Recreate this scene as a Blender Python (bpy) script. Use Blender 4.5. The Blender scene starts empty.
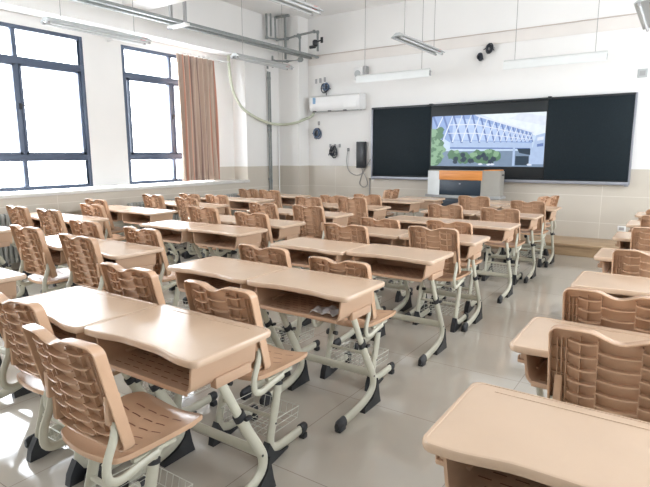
import bpy, bmesh, math, random
from mathutils import Vector, Matrix
random.seed(4)
D = bpy.data
COL = bpy.context.scene.collection
PI = math.pi

# ------------------------------------------------------------------ materials
def mat(name, col, rough=.5, metal=0., noise=0., nscale=8., bump=0., bscale=60., coat=0., spec=.5):
    m = D.materials.new(name); m.use_nodes = True
    nt = m.node_tree; b = nt.nodes['Principled BSDF']
    b.inputs['Base Color'].default_value = (*col, 1)
    b.inputs['Roughness'].default_value = rough
    b.inputs['Metallic'].default_value = metal
    b.inputs['Specular IOR Level'].default_value = spec
    if coat:
        b.inputs['Coat Weight'].default_value = coat
        b.inputs['Coat Roughness'].default_value = .12
    tc = nt.nodes.new('ShaderNodeTexCoord')
    if noise:
        n = nt.nodes.new('ShaderNodeTexNoise'); n.inputs['Scale'].default_value = nscale
        n.inputs['Detail'].default_value = 4
        nt.links.new(tc.outputs['Object'], n.inputs['Vector'])
        r = nt.nodes.new('ShaderNodeValToRGB')
        r.color_ramp.elements[0].position = .3; r.color_ramp.elements[1].position = .7
        r.color_ramp.elements[0].color = (*[c*(1-noise) for c in col], 1)
        r.color_ramp.elements[1].color = (*[min(1, c*(1+noise)) for c in col], 1)
        nt.links.new(n.outputs['Fac'], r.inputs['Fac'])
        nt.links.new(r.outputs['Color'], b.inputs['Base Color'])
    if bump:
        n2 = nt.nodes.new('ShaderNodeTexNoise'); n2.inputs['Scale'].default_value = bscale
        nt.links.new(tc.outputs['Object'], n2.inputs['Vector'])
        bp = nt.nodes.new('ShaderNodeBump'); bp.inputs['Strength'].default_value = bump
        bp.inputs['Distance'].default_value = .002
        nt.links.new(n2.outputs['Fac'], bp.inputs['Height'])
        nt.links.new(bp.outputs['Normal'], b.inputs['Normal'])
    return m

def emis(name, col, s=.35):
    m = D.materials.new(name); m.use_nodes = True
    nt = m.node_tree; b = nt.nodes['Principled BSDF']
    b.inputs['Base Color'].default_value = (0, 0, 0, 1)
    b.inputs['Roughness'].default_value = .35
    n = nt.nodes.new('ShaderNodeTexNoise'); n.inputs['Scale'].default_value = 14
    tc = nt.nodes.new('ShaderNodeTexCoord'); nt.links.new(tc.outputs['Object'], n.inputs['Vector'])
    r = nt.nodes.new('ShaderNodeValToRGB')
    r.color_ramp.elements[0].position = .35; r.color_ramp.elements[1].position = .65
    r.color_ramp.elements[0].color = (*[c*.95 for c in col], 1)
    r.color_ramp.elements[1].color = (*[min(1, c*1.03) for c in col], 1)
    nt.links.new(n.outputs['Fac'], r.inputs['Fac'])
    nt.links.new(r.outputs['Color'], b.inputs['Emission Color'])
    b.inputs['Emission Strength'].default_value = s
    return m

def tile_mat(name, col, grout, sx, sy, ox, oy, rough, axes, var=.02, mortar=.0025, noise=.03, spec=.5):
    """axes: which object axes run along the tile rows"""
    m = D.materials.new(name); m.use_nodes = True
    nt = m.node_tree; b = nt.nodes['Principled BSDF']
    tc = nt.nodes.new('ShaderNodeTexCoord'); sp = nt.nodes.new('ShaderNodeSeparateXYZ')
    nt.links.new(tc.outputs['Object'], sp.inputs[0])
    cb = nt.nodes.new('ShaderNodeCombineXYZ')
    for k, (a, o) in enumerate(zip(axes, (ox, oy))):
        ad = nt.nodes.new('ShaderNodeMath'); ad.operation = 'ADD'; ad.inputs[1].default_value = o
        nt.links.new(sp.outputs[a], ad.inputs[0]); nt.links.new(ad.outputs[0], cb.inputs[k])
    br = nt.nodes.new('ShaderNodeTexBrick')
    br.offset = 0; br.squash = 1
    br.inputs['Scale'].default_value = 1
    br.inputs['Brick Width'].default_value = sx; br.inputs['Row Height'].default_value = sy
    br.inputs['Mortar Size'].default_value = mortar; br.inputs['Mortar Smooth'].default_value = .1
    br.inputs['Color1'].default_value = (*[c*(1-var) for c in col], 1)
    br.inputs['Color2'].default_value = (*[c*(1+var) for c in col], 1)
    br.inputs['Mortar'].default_value = (*grout, 1)
    nt.links.new(cb.outputs[0], br.inputs['Vector'])
    n = nt.nodes.new('ShaderNodeTexNoise'); n.inputs['Scale'].default_value = 2.2; n.inputs['Detail'].default_value = 6
    nt.links.new(tc.outputs['Object'], n.inputs['Vector'])
    mr = nt.nodes.new('ShaderNodeMapRange'); mr.inputs['To Min'].default_value = 1-noise*2; mr.inputs['To Max'].default_value = 1+noise*2
    nt.links.new(n.outputs['Fac'], mr.inputs['Value'])
    mx = nt.nodes.new('ShaderNodeMix'); mx.data_type = 'RGBA'; mx.blend_type = 'MULTIPLY'; mx.inputs[0].default_value = 1
    nt.links.new(br.outputs['Color'], mx.inputs[6]); nt.links.new(mr.outputs[0], mx.inputs[7])
    nt.links.new(mx.outputs[2], b.inputs['Base Color'])
    b.inputs['Roughness'].default_value = rough
    b.inputs['Specular IOR Level'].default_value = spec
    return m

def glass_mat():
    m = D.materials.new('window_glass'); m.use_nodes = True
    nt = m.node_tree; nt.nodes.clear()
    o = nt.nodes.new('ShaderNodeOutputMaterial'); t = nt.nodes.new('ShaderNodeBsdfTransparent')
    g = nt.nodes.new('ShaderNodeBsdfGlossy'); g.inputs['Roughness'].default_value = .02
    mx = nt.nodes.new('ShaderNodeMixShader'); mx.inputs[0].default_value = .06
    t.inputs[0].default_value = (.96, .98, 1, 1)
    nt.links.new(t.outputs[0], mx.inputs[1]); nt.links.new(g.outputs[0], mx.inputs[2]); nt.links.new(mx.outputs[0], o.inputs[0])
    return m

def wood_mat(name, c1, c2, rough, axis=0, scale=1.):
    m = D.materials.new(name); m.use_nodes = True
    nt = m.node_tree; b = nt.nodes['Principled BSDF']
    tc = nt.nodes.new('ShaderNodeTexCoord'); mp = nt.nodes.new('ShaderNodeMapping')
    s = [14*scale]*3; s[axis] = .9*scale; mp.inputs['Scale'].default_value = s
    n = nt.nodes.new('ShaderNodeTexNoise'); n.inputs['Scale'].default_value = 2; n.inputs['Detail'].default_value = 6
    r = nt.nodes.new('ShaderNodeValToRGB'); r.color_ramp.elements[0].position = .35; r.color_ramp.elements[1].position = .65
    r.color_ramp.elements[0].color = (*c1, 1); r.color_ramp.elements[1].color = (*c2, 1)
    nt.links.new(tc.outputs['Object'], mp.inputs[0]); nt.links.new(mp.outputs[0], n.inputs['Vector'])
    nt.links.new(n.outputs['Fac'], r.inputs[0]); nt.links.new(r.outputs[0], b.inputs['Base Color'])
    b.inputs['Roughness'].default_value = rough
    return m

M = dict(
    desk=mat('desk_plastic', (.61, .445, .32), .24, noise=.03, nscale=5, bump=.08, bscale=250),
    tray=mat('tray_plastic', (.53, .35, .235), .42, noise=.04, nscale=6),
    chair=mat('chair_plastic', (.60, .385, .25), .25, noise=.05, nscale=6, bump=.08, bscale=250),
    slot=mat('slot_painted_shade', (.22, .085, .045), .6, noise=.05),
    steel=mat('painted_steel', (.56, .545, .445), .32, noise=.04, nscale=12),
    black=mat('black_rubber', (.022, .024, .028), .45, noise=.1),
    wire=mat('basket_wire', (.60, .60, .53), .3, noise=.03),
    wall=mat('white_paint', (.84, .83, .81), .8, noise=.015, nscale=1.5),
    ceil=mat('ceiling_paint', (.86, .85, .83), .85, noise=.015, nscale=1.2),
    band=mat('tan_band', (.78, .74, .70), .8, noise=.03, nscale=3),
    seamp=mat('patched_plaster', (.60, .52, .47), .8, noise=.04, nscale=3),
    sill=mat('sill_stone', (.70, .69, .66), .35, noise=.04, nscale=9),
    frame=mat('blue_grey_aluminium', (.085, .11, .165), .35, metal=.1, noise=.05),
    glass=glass_mat(),
    floor=tile_mat('floor_tiles', (.49, .45, .39), (.30, .265, .23), .8, .8, .76+8, .65+8, .07, (0, 1), var=.02, mortar=.0022, spec=.9),
    wtile_f=tile_mat('front_wall_tiles', (.60, .55, .475), (.72, .68, .61), 2.4, .41, 8.2, 8.2, .2, (0, 2), mortar=.004, noise=.02),
    wtile_s=tile_mat('side_wall_tiles', (.60, .55, .475), (.72, .68, .61), 2.4, .41, 8.2, 8.2, .2, (1, 2), mortar=.004, noise=.02),
    podium=wood_mat('podium_oak', (.36, .24, .14), (.48, .335, .20), .4, 0),
    alu=mat('brushed_aluminium', (.30, .31, .35), .4, metal=.4, noise=.03),
    galv=mat('galvanised_steel', (.25, .27, .265), .5, metal=.1, noise=.12, nscale=20),
    board=mat('board_charcoal', (.009, .016, .021), .6, noise=.12, nscale=40, spec=.2),
    bezel=mat('display_bezel', (.014, .018, .021), .35, noise=.05),
    grey=mat('lectern_grey', (.33, .315, .28), .45, noise=.03),
    pale=mat('lectern_lit_grey', (.74, .77, .77), .35, noise=.03),  # lectern grey made paler to carry the window light
    navy=mat('lectern_dark_panel', (.020, .034, .052), .4, noise=.06),
    orange=wood_mat('orange_wood', (.60, .225, .05), (.72, .29, .08), .4, 0, 2),
    whitep=mat('white_plastic', (.80, .80, .79), .28, noise=.01),
    greyp=mat('grey_plastic', (.36, .36, .36), .5, noise=.03),
    fix=mat('fixture_enamel', (.46, .48, .48), .35, noise=.02),
    hood=mat('hood_enamel', (.74, .76, .75), .4, noise=.02),
    tube=mat('fluorescent_glass', (.62, .64, .64), .25, noise=.01),
    red=mat('red_cap', (.55, .05, .04), .45, noise=.05),
    hose=mat('pale_green_hose', (.55, .57, .45), .6, noise=.08, nscale=20),
    cblack=mat('black_cable', (.02, .024, .035), .5, noise=.1),
    cblue=mat('blue_cable', (.11, .17, .28), .5, noise=.1),
    cgrey=mat('grey_cable', (.32, .31, .30), .6, noise=.05),
    paper=mat('paper', (.66, .66, .68), .8, noise=.05, nscale=12),
    rad=mat('radiator_enamel', (.42, .43, .41), .4, noise=.03),
    sticker=mat('blue_sticker', (.25, .42, .62), .5, noise=.1),
)

# curtain: woven stripes that run down the cloth
def curtain_mat():
    m = D.materials.new('striped_curtain'); m.use_nodes = True
    nt = m.node_tree; b = nt.nodes['Principled BSDF']
    uv = nt.nodes.new('ShaderNodeUVMap'); uv.uv_map = 'UVMap'
    sp = nt.nodes.new('ShaderNodeSeparateXYZ'); nt.links.new(uv.outputs[0], sp.inputs[0])
    mu = nt.nodes.new('ShaderNodeMath'); mu.operation = 'MULTIPLY'; mu.inputs[1].default_value = 7
    nt.links.new(sp.outputs[0], mu.inputs[0])
    fr = nt.nodes.new('ShaderNodeMath'); fr.operation = 'FRACT'; nt.links.new(mu.outputs[0], fr.inputs[0])
    r = nt.nodes.new('ShaderNodeValToRGB'); r.color_ramp.interpolation = 'CONSTANT'
    e = r.color_ramp.elements
    e[0].position = 0; e[0].color = (.60, .47, .38, 1)
    e[1].position = .5; e[1].color = (.32, .22, .19, 1)
    k = e.new(.62); k.color = (.52, .40, .33, 1)
    k = e.new(.86); k.color = (.60, .31, .23, 1)
    nt.links.new(fr.outputs[0], r.inputs[0]); nt.links.new(r.outputs[0], b.inputs['Base Color'])
    b.inputs['Roughness'].default_value = .85
    return m
M['curtain'] = curtain_mat()

# ------------------------------------------------------------------ mesh helpers
class MB:
    def __init__(s): s.v = []; s.f = []; s.mi = []; s.sm = []
    def add(s, vs, fs, mi=0, smooth=True):
        o = len(s.v); s.v += [tuple(p) for p in vs]
        for f in fs: s.f.append([i+o for i in f]); s.mi.append(mi); s.sm.append(smooth)
    def box(s, x0, x1, y0, y1, z0, z1, mi=0, bev=0.):
        if bev <= 0:
            vs = [(x, y, z) for x in (x0, x1) for y in (y0, y1) for z in (z0, z1)]
            s.add(vs, [(0, 1, 3, 2), (4, 6, 7, 5), (0, 4, 5, 1), (2, 3, 7, 6), (0, 2, 6, 4), (1, 5, 7, 3)], mi, False)
        else:
            bm = bmesh.new(); bmesh.ops.create_cube(bm, size=1)
            for v in bm.verts:
                v.co = Vector(((x0+x1)/2+v.co.x*(x1-x0), (y0+y1)/2+v.co.y*(y1-y0), (z0+z1)/2+v.co.z*(z1-z0)))
            bmesh.ops.bevel(bm, geom=list(bm.edges), offset=bev, segments=2, affect='EDGES', profile=.5)
            bm.verts.index_update()
            s.add([v.co.copy() for v in bm.verts], [[v.index for v in f.verts] for f in bm.faces], mi, False)
            bm.free()
    def tube(s, pts, rx, rz=None, n=8, mi=0, cap=True, ref=(1, 0, 0), rad=None):
        """sweep an ellipse: rx along ref, rz across"""
        rz = rx if rz is None else rz
        P = [Vector(p) for p in pts]; N = len(P); vs = []
        for i, p in enumerate(P):
            t = (P[min(i+1, N-1)]-P[max(i-1, 0)]).normalized()
            a = Vector(ref); a = a-t*a.dot(t)
            if a.length < 1e-3: a = Vector((0, 1, 0)); a = a-t*a.dot(t)
            if a.length < 1e-3: a = Vector((0, 0, 1)); a = a-t*a.dot(t)
            a.normalize(); b = t.cross(a)
            k = rad[i] if rad else 1.
            for j in range(n):
                w = 2*PI*j/n; vs.append(p+a*math.cos(w)*rx*k+b*math.sin(w)*rz*k)
        fs = [(i*n+j, i*n+(j+1) % n, (i+1)*n+(j+1) % n, (i+1)*n+j) for i in range(N-1) for j in range(n)]
        s.add(vs, fs, mi, True)
        if cap:
            s.add(vs[:n], [list(range(n))[::-1]], mi, False); s.add(vs[-n:], [list(range(n))], mi, False)
    def lathe(s, prof, c=(0, 0, 0), n=16, mi=0, axis='z'):
        vs = []
        for r, h in prof:
            for j in range(n):
                w = 2*PI*j/n; a, b = r*math.cos(w), r*math.sin(w)
                q = (a, b, h) if axis == 'z' else ((h, a, b) if axis == 'x' else (a, h, b))
                vs.append((c[0]+q[0], c[1]+q[1], c[2]+q[2]))
        N = len(prof)
        s.add(vs, [(i*n+j, i*n+(j+1) % n, (i+1)*n+(j+1) % n, (i+1)*n+j) for i in range(N-1) for j in range(n)], mi, True)
        s.add(vs[:n], [list(range(n))[::-1]], mi, False); s.add(vs[-n:], [list(range(n))], mi, False)
    def prism(s, poly, a0, a1, axis='x', mi=0, smooth=False):
        """poly in the two other axes, extruded along axis"""
        def q(p, a):
            return (a, p[0], p[1]) if axis == 'x' else ((p[0], a, p[1]) if axis == 'y' else (p[0], p[1], a))
        n = len(poly); vs = [q(p, a0) for p in poly]+[q(p, a1) for p in poly]
        s.add(vs, [list(range(n)), list(range(n, 2*n))[::-1]], mi, False)
        s.add(vs, [(i, i+n, (i+1) % n+n, (i+1) % n) for i in range(n)], mi, smooth)
    def build(s, name, mats, parent=None, loc=(0, 0, 0), fix=True):
        me = D.meshes.new(name); me.from_pydata(s.v, [], s.f)
        mats = mats if isinstance(mats, (list, tuple)) else [mats]
        for m in mats: me.materials.append(m)
        for p, mi, sm in zip(me.polygons, s.mi, s.sm): p.material_index = mi; p.use_smooth = sm
        bm = bmesh.new(); bm.from_mesh(me)
        bmesh.ops.remove_doubles(bm, verts=bm.verts, dist=1e-6)
        if fix: bmesh.ops.recalc_face_normals(bm, faces=bm.faces)
        bm.to_mesh(me); bm.free(); me.update()
        try: me.set_sharp_from_angle(angle=math.radians(40))
        except Exception: pass
        o = D.objects.new(name, me); COL.objects.link(o); o.location = loc
        if parent: o.parent = parent
        return o

def smooth_path(pts, k=5):
    P = [Vector(p) for p in pts]; out = []
    for i in range(len(P)-1):
        p0 = P[max(i-1, 0)]; p1 = P[i]; p2 = P[i+1]; p3 = P[min(i+2, len(P)-1)]
        for j in range(k):
            t = j/k
            out.append(.5*((2*p1)+(p2-p0)*t+(2*p0-5*p1+4*p2-p3)*t*t+(3*p1-p0-3*p2+p3)*t**3))
    out.append(P[-1]); return out

def tag(o, label, cat, group=None, kind=None):
    if label: o['label'] = label
    if cat: o['category'] = cat
    if group: o['group'] = group
    if kind: o['kind'] = kind
    return o
def empty(name, loc=(0, 0, 0), rz=0):
    o = D.objects.new(name, None); COL.objects.link(o); o.location = loc; o.rotation_euler = (0, 0, rz)
    o.empty_display_size = .1; return o
def struct(o): o['kind'] = 'structure'; return o
def copy_tree(o, kids, parent=None):
    c = o.copy(); COL.objects.link(c)
    if parent: c.parent = parent
    for ch in kids.get(o.name, []): copy_tree(ch, kids, c)
    return c
def kid_map(root):
    m = {}
    def rec(o):
        m[o.name] = [c for c in D.objects if c.parent == o]
        for c in m[o.name]: rec(c)
    rec(root); return m

# ------------------------------------------------------------------ room shell
XL, XR, YB, YF, ZC = -6.96, 2.5, -3.2, 8.9, 4.1
XO = -7.30                                    # plane of the windows in their recess
b = MB(); b.box(XO-.3, XR+.3, YB-.3, YF+.3, -.15, 0); struct(b.build('floor', M['floor']))
b = MB(); b.box(XO-.3, XR+.3, YB-.3, YF+.3, ZC, ZC+.15)
struct(b.build('ceiling', M['ceil']))
b = MB(); b.box(XL, XR, 5.02, 5.42, 3.6, ZC); b.box(XL, XR, -.2, .2, 3.6, ZC)
struct(b.build('trim_1', M['ceil']))           # beams across the ceiling

# front wall (paint above, tiles below)
b = MB(); b.box(-6.46, XR, YF, YF+.2, 1.225, ZC)
b.box(XL-.5, -6.46, 8.57, YF+.2, 1.225, ZC)    # corner column
struct(b.build('wall_front', M['wall']))
b = MB(); b.box(-6.46, XR, YF-.012, YF+.2, 0, 1.225)
b.box(XL-.5, -6.45, 8.56, YF+.2, 0, 1.225)
struct(b.build('wall_front_tiles', M['wtile_f']))

# left wall
WIN = [(-1.9, 0.9), (1.75, 4.56), (5.19, 7.05)]    # window openings along y
SILL, WT, REC_TOP = .985, 3.12, 3.26
RE = 7.58                                          # the recess ends here
b = MB()
b.box(XL-.5, XL, YB, 8.57, REC_TOP, ZC)            # upper wall over the recess
b.box(XL-.5, XL, RE, 8.57, 1.225, REC_TOP)         # wall right of the recess
b.box(XO-.2, XO, WIN[0][1], WIN[1][0], SILL, REC_TOP)
b.box(XO-.2, XO, WIN[1][1], WIN[2][0], SILL, REC_TOP)
b.box(XO-.2, XO, YB, WIN[0][0], SILL, REC_TOP)
b.box(XO-.2, XO, WIN[2][1], RE, 1.225, REC_TOP)
for y0, y1 in WIN: b.box(XO-.2, XO, y0, y1, WT, REC_TOP)
struct(b.build('wall_left', M['wall']))
b = MB()
b.box(XO-.2, XL-.1, YB, RE, 0, SILL-.03)
b.box(XL-.1, XL+.02, YB, RE, SILL-.30, SILL-.06)
b.box(XL-.5, XL+.008, RE-.006, 8.57, 0, 1.225)
b.box(XO-.2, XO+.008, WIN[2][1], RE, SILL-.03, 1.225)
struct(b.build('wall_left_tiles', M['wtile_s']))
b = MB(); b.box(XO-.05, XL+.04, YB, RE+.02, SILL-.06, SILL-.012, bev=.008)
struct(b.build('trim_2', M['sill']))

# right and back walls close the room behind the camera
ADDED_WIN = [(1.4, 3.4), (5.0, 7.6)]  # unseen right-wall windows, added to light the room
b = MB()
b.box(XR, XR+.2, YB, YF, 0, 1.0); b.box(XR, XR+.2, YB, YF, 3.0, ZC)
prev = YB
for y0, y1 in ADDED_WIN: b.box(XR, XR+.2, prev, y0, 1.0, 3.0); prev = y1
b.box(XR, XR+.2, prev, YF, 1.0, 3.0)
struct(b.build('wall_right', M['wall']))
b = MB(); b.box(XO-.2, XR+.2, YB-.2, YB, 1.225, ZC); struct(b.build('wall_back', M['wall']))
b = MB(); b.box(XO-.2, XR+.2, YB-.2, YB+.012, 0, 1.225); struct(b.build('wall_back_tiles', M['wtile_f']))

wn = [0]
def window(x, y0, y1, z0, z1, mull, trans, face):
    wn[0] += 1
    f = MB(); w = .055; d = .07
    xa, xb = (x-d, x) if face > 0 else (x, x+d)
    f.box(xa, xb, y0, y0+w, z0, z1, bev=.004); f.box(xa, xb, y1-w, y1, z0, z1, bev=.004)
    f.box(xa, xb, y0+w, y1-w, z0, z0+w, bev=.004); f.box(xa, xb, y0+w, y1-w, z1-w, z1, bev=.004)
    for t in trans: f.box(xa, xb, y0+w, y1-w, t-.045, t+.045, bev=.004)
    for m_ in mull: f.box(xa+.004, xb-.004, m_-.03, m_+.03, z0+w, z1-w, bev=.004)
    # casement sashes around the tall middle panes
    if trans:
        ed = [y0+w]+list(mull)+[y1-w]
        for a, c in zip(ed[:-1], ed[1:]):
            a += .028; c -= .028
            lo, hi = trans[0]+.045, trans[1]-.045
            for q in ((a, a+.03, lo, hi), (c-.03, c, lo, hi), (a, c, lo, lo+.03), (a, c, hi-.03, hi)):
                f.box(xa+.01, xb+.006 if face > 0 else xb, q[0], q[1], q[2], q[3])
    o = f.build('window_%d' % wn[0], M['frame']); struct(o)
    g = MB(); xm = (xa+xb)/2; g.box(xm-.003, xm+.003, y0+.02, y1-.02, z0+.02, z1-.02)
    g.build('pane', M['glass'], o)
    if face > 0:
        h = MB()
        for m_ in mull[-1:]:
            h.box(xb, xb+.02, m_-.012, m_+.012, 2.05, 2.13, bev=.003); h.box(xb+.012, xb+.022, m_, m_+.09, 2.1, 2.115)
        h.build('handle', M['black'], o)
window(XO, *WIN[0], SILL, WT, (-1.0, 0.0), (1.42, 2.68), 1)
window(XO, *WIN[1], SILL, WT, (2.69, 3.61), (1.42, 2.68), 1)
window(XO, *WIN[2], SILL, WT, (6.12,), (1.42, 2.68), 1)
for y0, y1 in ADDED_WIN: window(XR, y0, y1, 1.0, 3.0, ((y0+y1)/2,), (), -1)  # frames and glass of the added right windows

# band of patched plaster with its dark top edge, high on the front wall
b = MB(); b.box(-6.45, XR, YF-.012, YF, 3.20, 3.365); struct(b.build('trim_3', M['band']))
b = MB(); b.tube([(-6.3, YF-.02, 3.375), (XR, YF-.02, 3.385)], .008, n=6)
tag(b.build('wall_conduit', M['seamp']), 'thin brown conduit running level along the white front wall above the blackboard', 'conduit')

# podium
b = MB(); b.box(-6.1, XR, 8.12, YF-.012, 0, .17, bev=.006); b.box(-6.1, XR, 8.095, 8.13, .135, .172, bev=.006)
tag(b.build('podium', M['podium']), 'low oak-coloured wooden teaching platform along the foot of the front wall', 'platform')

# ------------------------------------------------------------------ blackboard with display
def part_box(name, m, parent, *a, bev=0., mats=None):
    q = MB(); q.box(*a, bev=bev); return q.build(name, m, parent)
t = empty('sliding_blackboard', (-2.8, YF, 1.02))
tag(t, 'wide charcoal blackboard with two side panels around a lit display on the front wall', 'blackboard')
X0, X1, XA, XB_ = -2.13, 2.14, -.98, .99      # local x of board ends and display
y1 = -.012
part_box('frame', M['bezel'], t, X0, X1, -.06, y1, 0.0, 1.28, bev=.004)
o = part_box('board_panel', M['board'], t, X0+.03, XA+.02, -.085, -.06, .05, 1.255, bev=.003); o['label'] = 'left charcoal writing panel'
o = part_box('board_panel', M['board'], t, XB_-.02, X1-.01, -.095, -.06, .045, 1.262, bev=.003); o['label'] = 'right charcoal writing panel'
q = MB(); q.box(X0, X1, -.12, -.06, -.028, .02, bev=.006)
for xx in (X0+.02, 0.2, X1-.05): q.box(xx, xx+.05, -.115, -.06, -.045, -.02)
q.build('chalk_ledge', M['alu'], t)
q = MB(); q.box(X0-.012, X0+.018, -.09, y1, -.02, 1.285, bev=.003); q.build('side_rail', M['alu'], t)
q = MB(); q.box(X1-.012, X1+.012, -.1, y1, -.02, 1.285, bev=.003); q.build('side_rail', M['alu'], t)
q = MB(); q.box(X0, X1, -.1, -.055, 1.255, 1.285, bev=.003); q.box(XA-.01, XA+.05, -.1, -.05, 1.26, 1.295); q.box(XB_-.03, XB_+.02, -.105, -.05, 1.26, 1.30)
q.build('top_rail', M['bezel'], t)
dsp = part_box('display', M['bezel'], t, XA+.02, XB_-.02, -.078, -.055, .06, 1.25, bev=.004)
# the picture on the display: a steel-truss hall, trees, pale sky
PM = [emis('pic_sky', (.60, .74, .93)), emis('pic_cloud', (.85, .93, 1.0)), emis('pic_hall', (.30, .43, .74)), emis('pic_bar', (.14, .22, .48)),
      emis('pic_band', (.45, .58, .82)), emis('pic_leaf', (.10, .22, .12)), emis('pic_leaf_light', (.26, .44, .27)), emis('pic_dark', (.015, .04, .07)),
      emis('pic_ground', (.20, .28, .40)), emis('pic_white', (.78, .84, .95)), emis('pic_glass', (.50, .64, .92))]
PX0, PX1, PZ0, PZ1 = XA+.05, XB_-.04, .225, 1.075
pic = MB()
lay = [0]
def poly(pts, mi):
    lay[0] += 1; y = -.0785-.00012*lay[0]
    pic.add([(PX0+u*(PX1-PX0), y, PZ0+v*(PZ1-PZ0)) for u, v in pts], [list(range(len(pts)))], mi, False)
poly([(0, 0), (1, 0), (1, 1), (0, 1)], 0)
poly([(.45, 1), (.95, .55), (1, .5), (1, 1)], 1)
poly([(.70, .9), (1, .75), (1, .92), (.8, 1)], 9)
poly([(0, .30), (1, .30), (1, 0), (0, 0)], 8)
poly([(.90, .30), (.93, .58), (1, .62), (1, .05), (.90, .05)], 4)
poly([(.94, .42), (.99, .44), (.99, .38), (.94, .37)], 3)
poly([(.94, .54), (.99, .56), (.99, .50), (.94, .48)], 9)
top = lambda u: 1.0 if u < .42 else 1.0-(u-.42)/(.90-.42)*.36      # roof line of the hall
bot = lambda u: .47-.05*(u-.18)/.72
poly([(0, 1), (.42, 1), (.90, .64), (.90, .42), (.18, .47), (.12, .55), (0, .72)], 2)
poly([(.20, .53), (.88, .46), (.88, .58), (.42, .9), (.20, .96)], 10)
poly([(.18, .52), (.90, .44), (.90, .34), (.18, .37)], 4)
poly([(.18, .38), (.90, .35), (.90, .33), (.18, .345)], 3)
us = [.0, .10, .195, .285, .37, .445, .515, .575, .63, .68, .725, .765, .80, .835, .865]
for i, u in enumerate(us):
    w = .021*(1-u*.6); du = .10*(1-u*.75); un_ = min(u+du, .9)
    z0_ = .46 if un_ > .18 else .52
    poly([(u, top(u)), (u+w, top(u+w)), (un_+w, z0_), (un_, z0_)], 3)
    poly([(un_, min(top(un_), 1)), (un_+w*.5, min(top(un_+w), 1)), (u+w*.6, z0_+.02), (u, z0_+.02)], 9)
for fr_ in (.33, .66):
    poly([(.16, .5+fr_*.5), (.42, .48+fr_*.52), (.90, .45+fr_*.18), (.90, .44+fr_*.18), (.42, .465+fr_*.51), (.16, .485+fr_*.5)], 9)
poly([(.40, 1), (.42, 1), (.91, .645), (.91, .62), (.42, .965)], 9)
for (a, c) in ((.745, .765), (.885, .91)): poly([(a, .36), (c, .36), (c, .02), (a, .02)], 4)
poly([(.78, .34), (.89, .34), (.89, .22), (.80, .26)], 7)
poly([(.77, .2), (.88, .2), (.88, .03), (.77, .03)], 7)
rp = random.Random(3)
def blob(cx, cy, rx, ry, mi, n=14):
    poly([(min(1, max(0, cx+rx*math.cos(2*PI*k/n)*rp.uniform(.75, 1.15))), min(1, max(0.005, cy+ry*math.sin(2*PI*k/n)*rp.uniform(.75, 1.15)))) for k in range(n)], mi)
for _ in range(16): blob(rp.uniform(.20, .70), rp.uniform(.12, .26), .05, .10, 5)
for _ in range(12): blob(rp.uniform(.18, .70), rp.uniform(.08, .25), .025, .05, 7)
for _ in range(8): blob(rp.uniform(.22, .68), rp.uniform(.2, .3), .025, .04, 6)
for _ in range(5): blob(rp.uniform(.2, .9), rp.uniform(.02, .05), .02, .02, 9)
for k in range(30):
    blob(rp.uniform(0, .11)*(1 if k % 2 else .8), rp.uniform(.04, .72), .045, .08, 6 if k % 3 else 5)
for _ in range(10): blob(rp.uniform(0, .14), rp.uniform(.05, .6), .016, .03, 5)
pic.build('screen_picture', PM, dsp, fix=False)

# ------------------------------------------------------------------ lectern on the podium
t = empty('lectern', (-3.02, 8.36, .172)); t.scale = (1.2, 1, 1)
tag(t, 'grey multimedia lectern with orange wooden band and dark front panels before the blackboard', 'lectern')
# plan outline: flat middle front (towards the room), chamfered wings, flat sides
def plan(k, hw=.30, wing=.21, dep=.34):
    return [(-hw, -.0), (hw, 0), (hw+wing*k, .10*k+.02), (hw+wing*k, dep), (-hw-wing*k, dep), (-hw-wing*k, .10*k+.02)]
q = MB(); q.prism(plan(1), .60, 1.0, 'z'); q.build('upper_cabinet', M['grey'], t)
q = MB(); q.prism([(-.297, -.002), (-.36, .003), (-.512, .118), (-.512, .12), (-.3, .02)], .605, 1.002, 'z'); q.box(-.513, -.509, .13, .33, .605, .998)
q.build('left_wing_lit_face', M['pale'], t)  # window light on the left wing, painted in as a paler overlay
q = MB(); q.prism([(-.32, .03), (.32, .03), (.46, .14), (.46, .32), (-.46, .32), (-.46, .14)], 0, .57, 'z'); q.build('lower_cabinet', M['grey'], t)
q = MB(); q.prism([(-.34, -.02), (.34, -.02), (.54, .10), (.54, .35), (-.54, .35), (-.54, .10)], .565, .605, 'z'); q.build('countertop', M['greyp'], t)
part_box('orange_band', M['orange'], t, -.30, .30, -.018, .02, .86, 1.012, bev=.004)
o = part_box('upper_door', M['navy'], t, -.29, .285, -.012, .01, .612, .858, bev=.003)
q = MB(); q.lathe([(.012, 0), (.012, -.008), (.006, -.012)], (0, -.012, .80), 12, 0, 'y'); q.build('lock', M['alu'], o)
part_box('lower_door', M['navy'], t, -.27, .27, .018, .035, .03, .55, bev=.003)
q = MB(); q.prism([(-.30, .0), (.30, 0), (.50, .12), (.50, .34), (-.50, .34), (-.50, .12)], 1.0, 1.012, 'z'); q.build('lectern_top', M['grey'], t)
q = MB(); q.box(.508, .516, .2, .23, .93, .955, bev=.002); q.box(.508, .516, .27, .30, .93, .955, bev=.002); q.build('socket', M['black'], t)
q = MB(); q.tube([(.30, .06, 1.013), (.42, .13, 1.02), (.49, .22, 1.02), (.49, .32, 1.015)], .012, n=8); q.build('top_rim', M['orange'], t)

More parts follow.
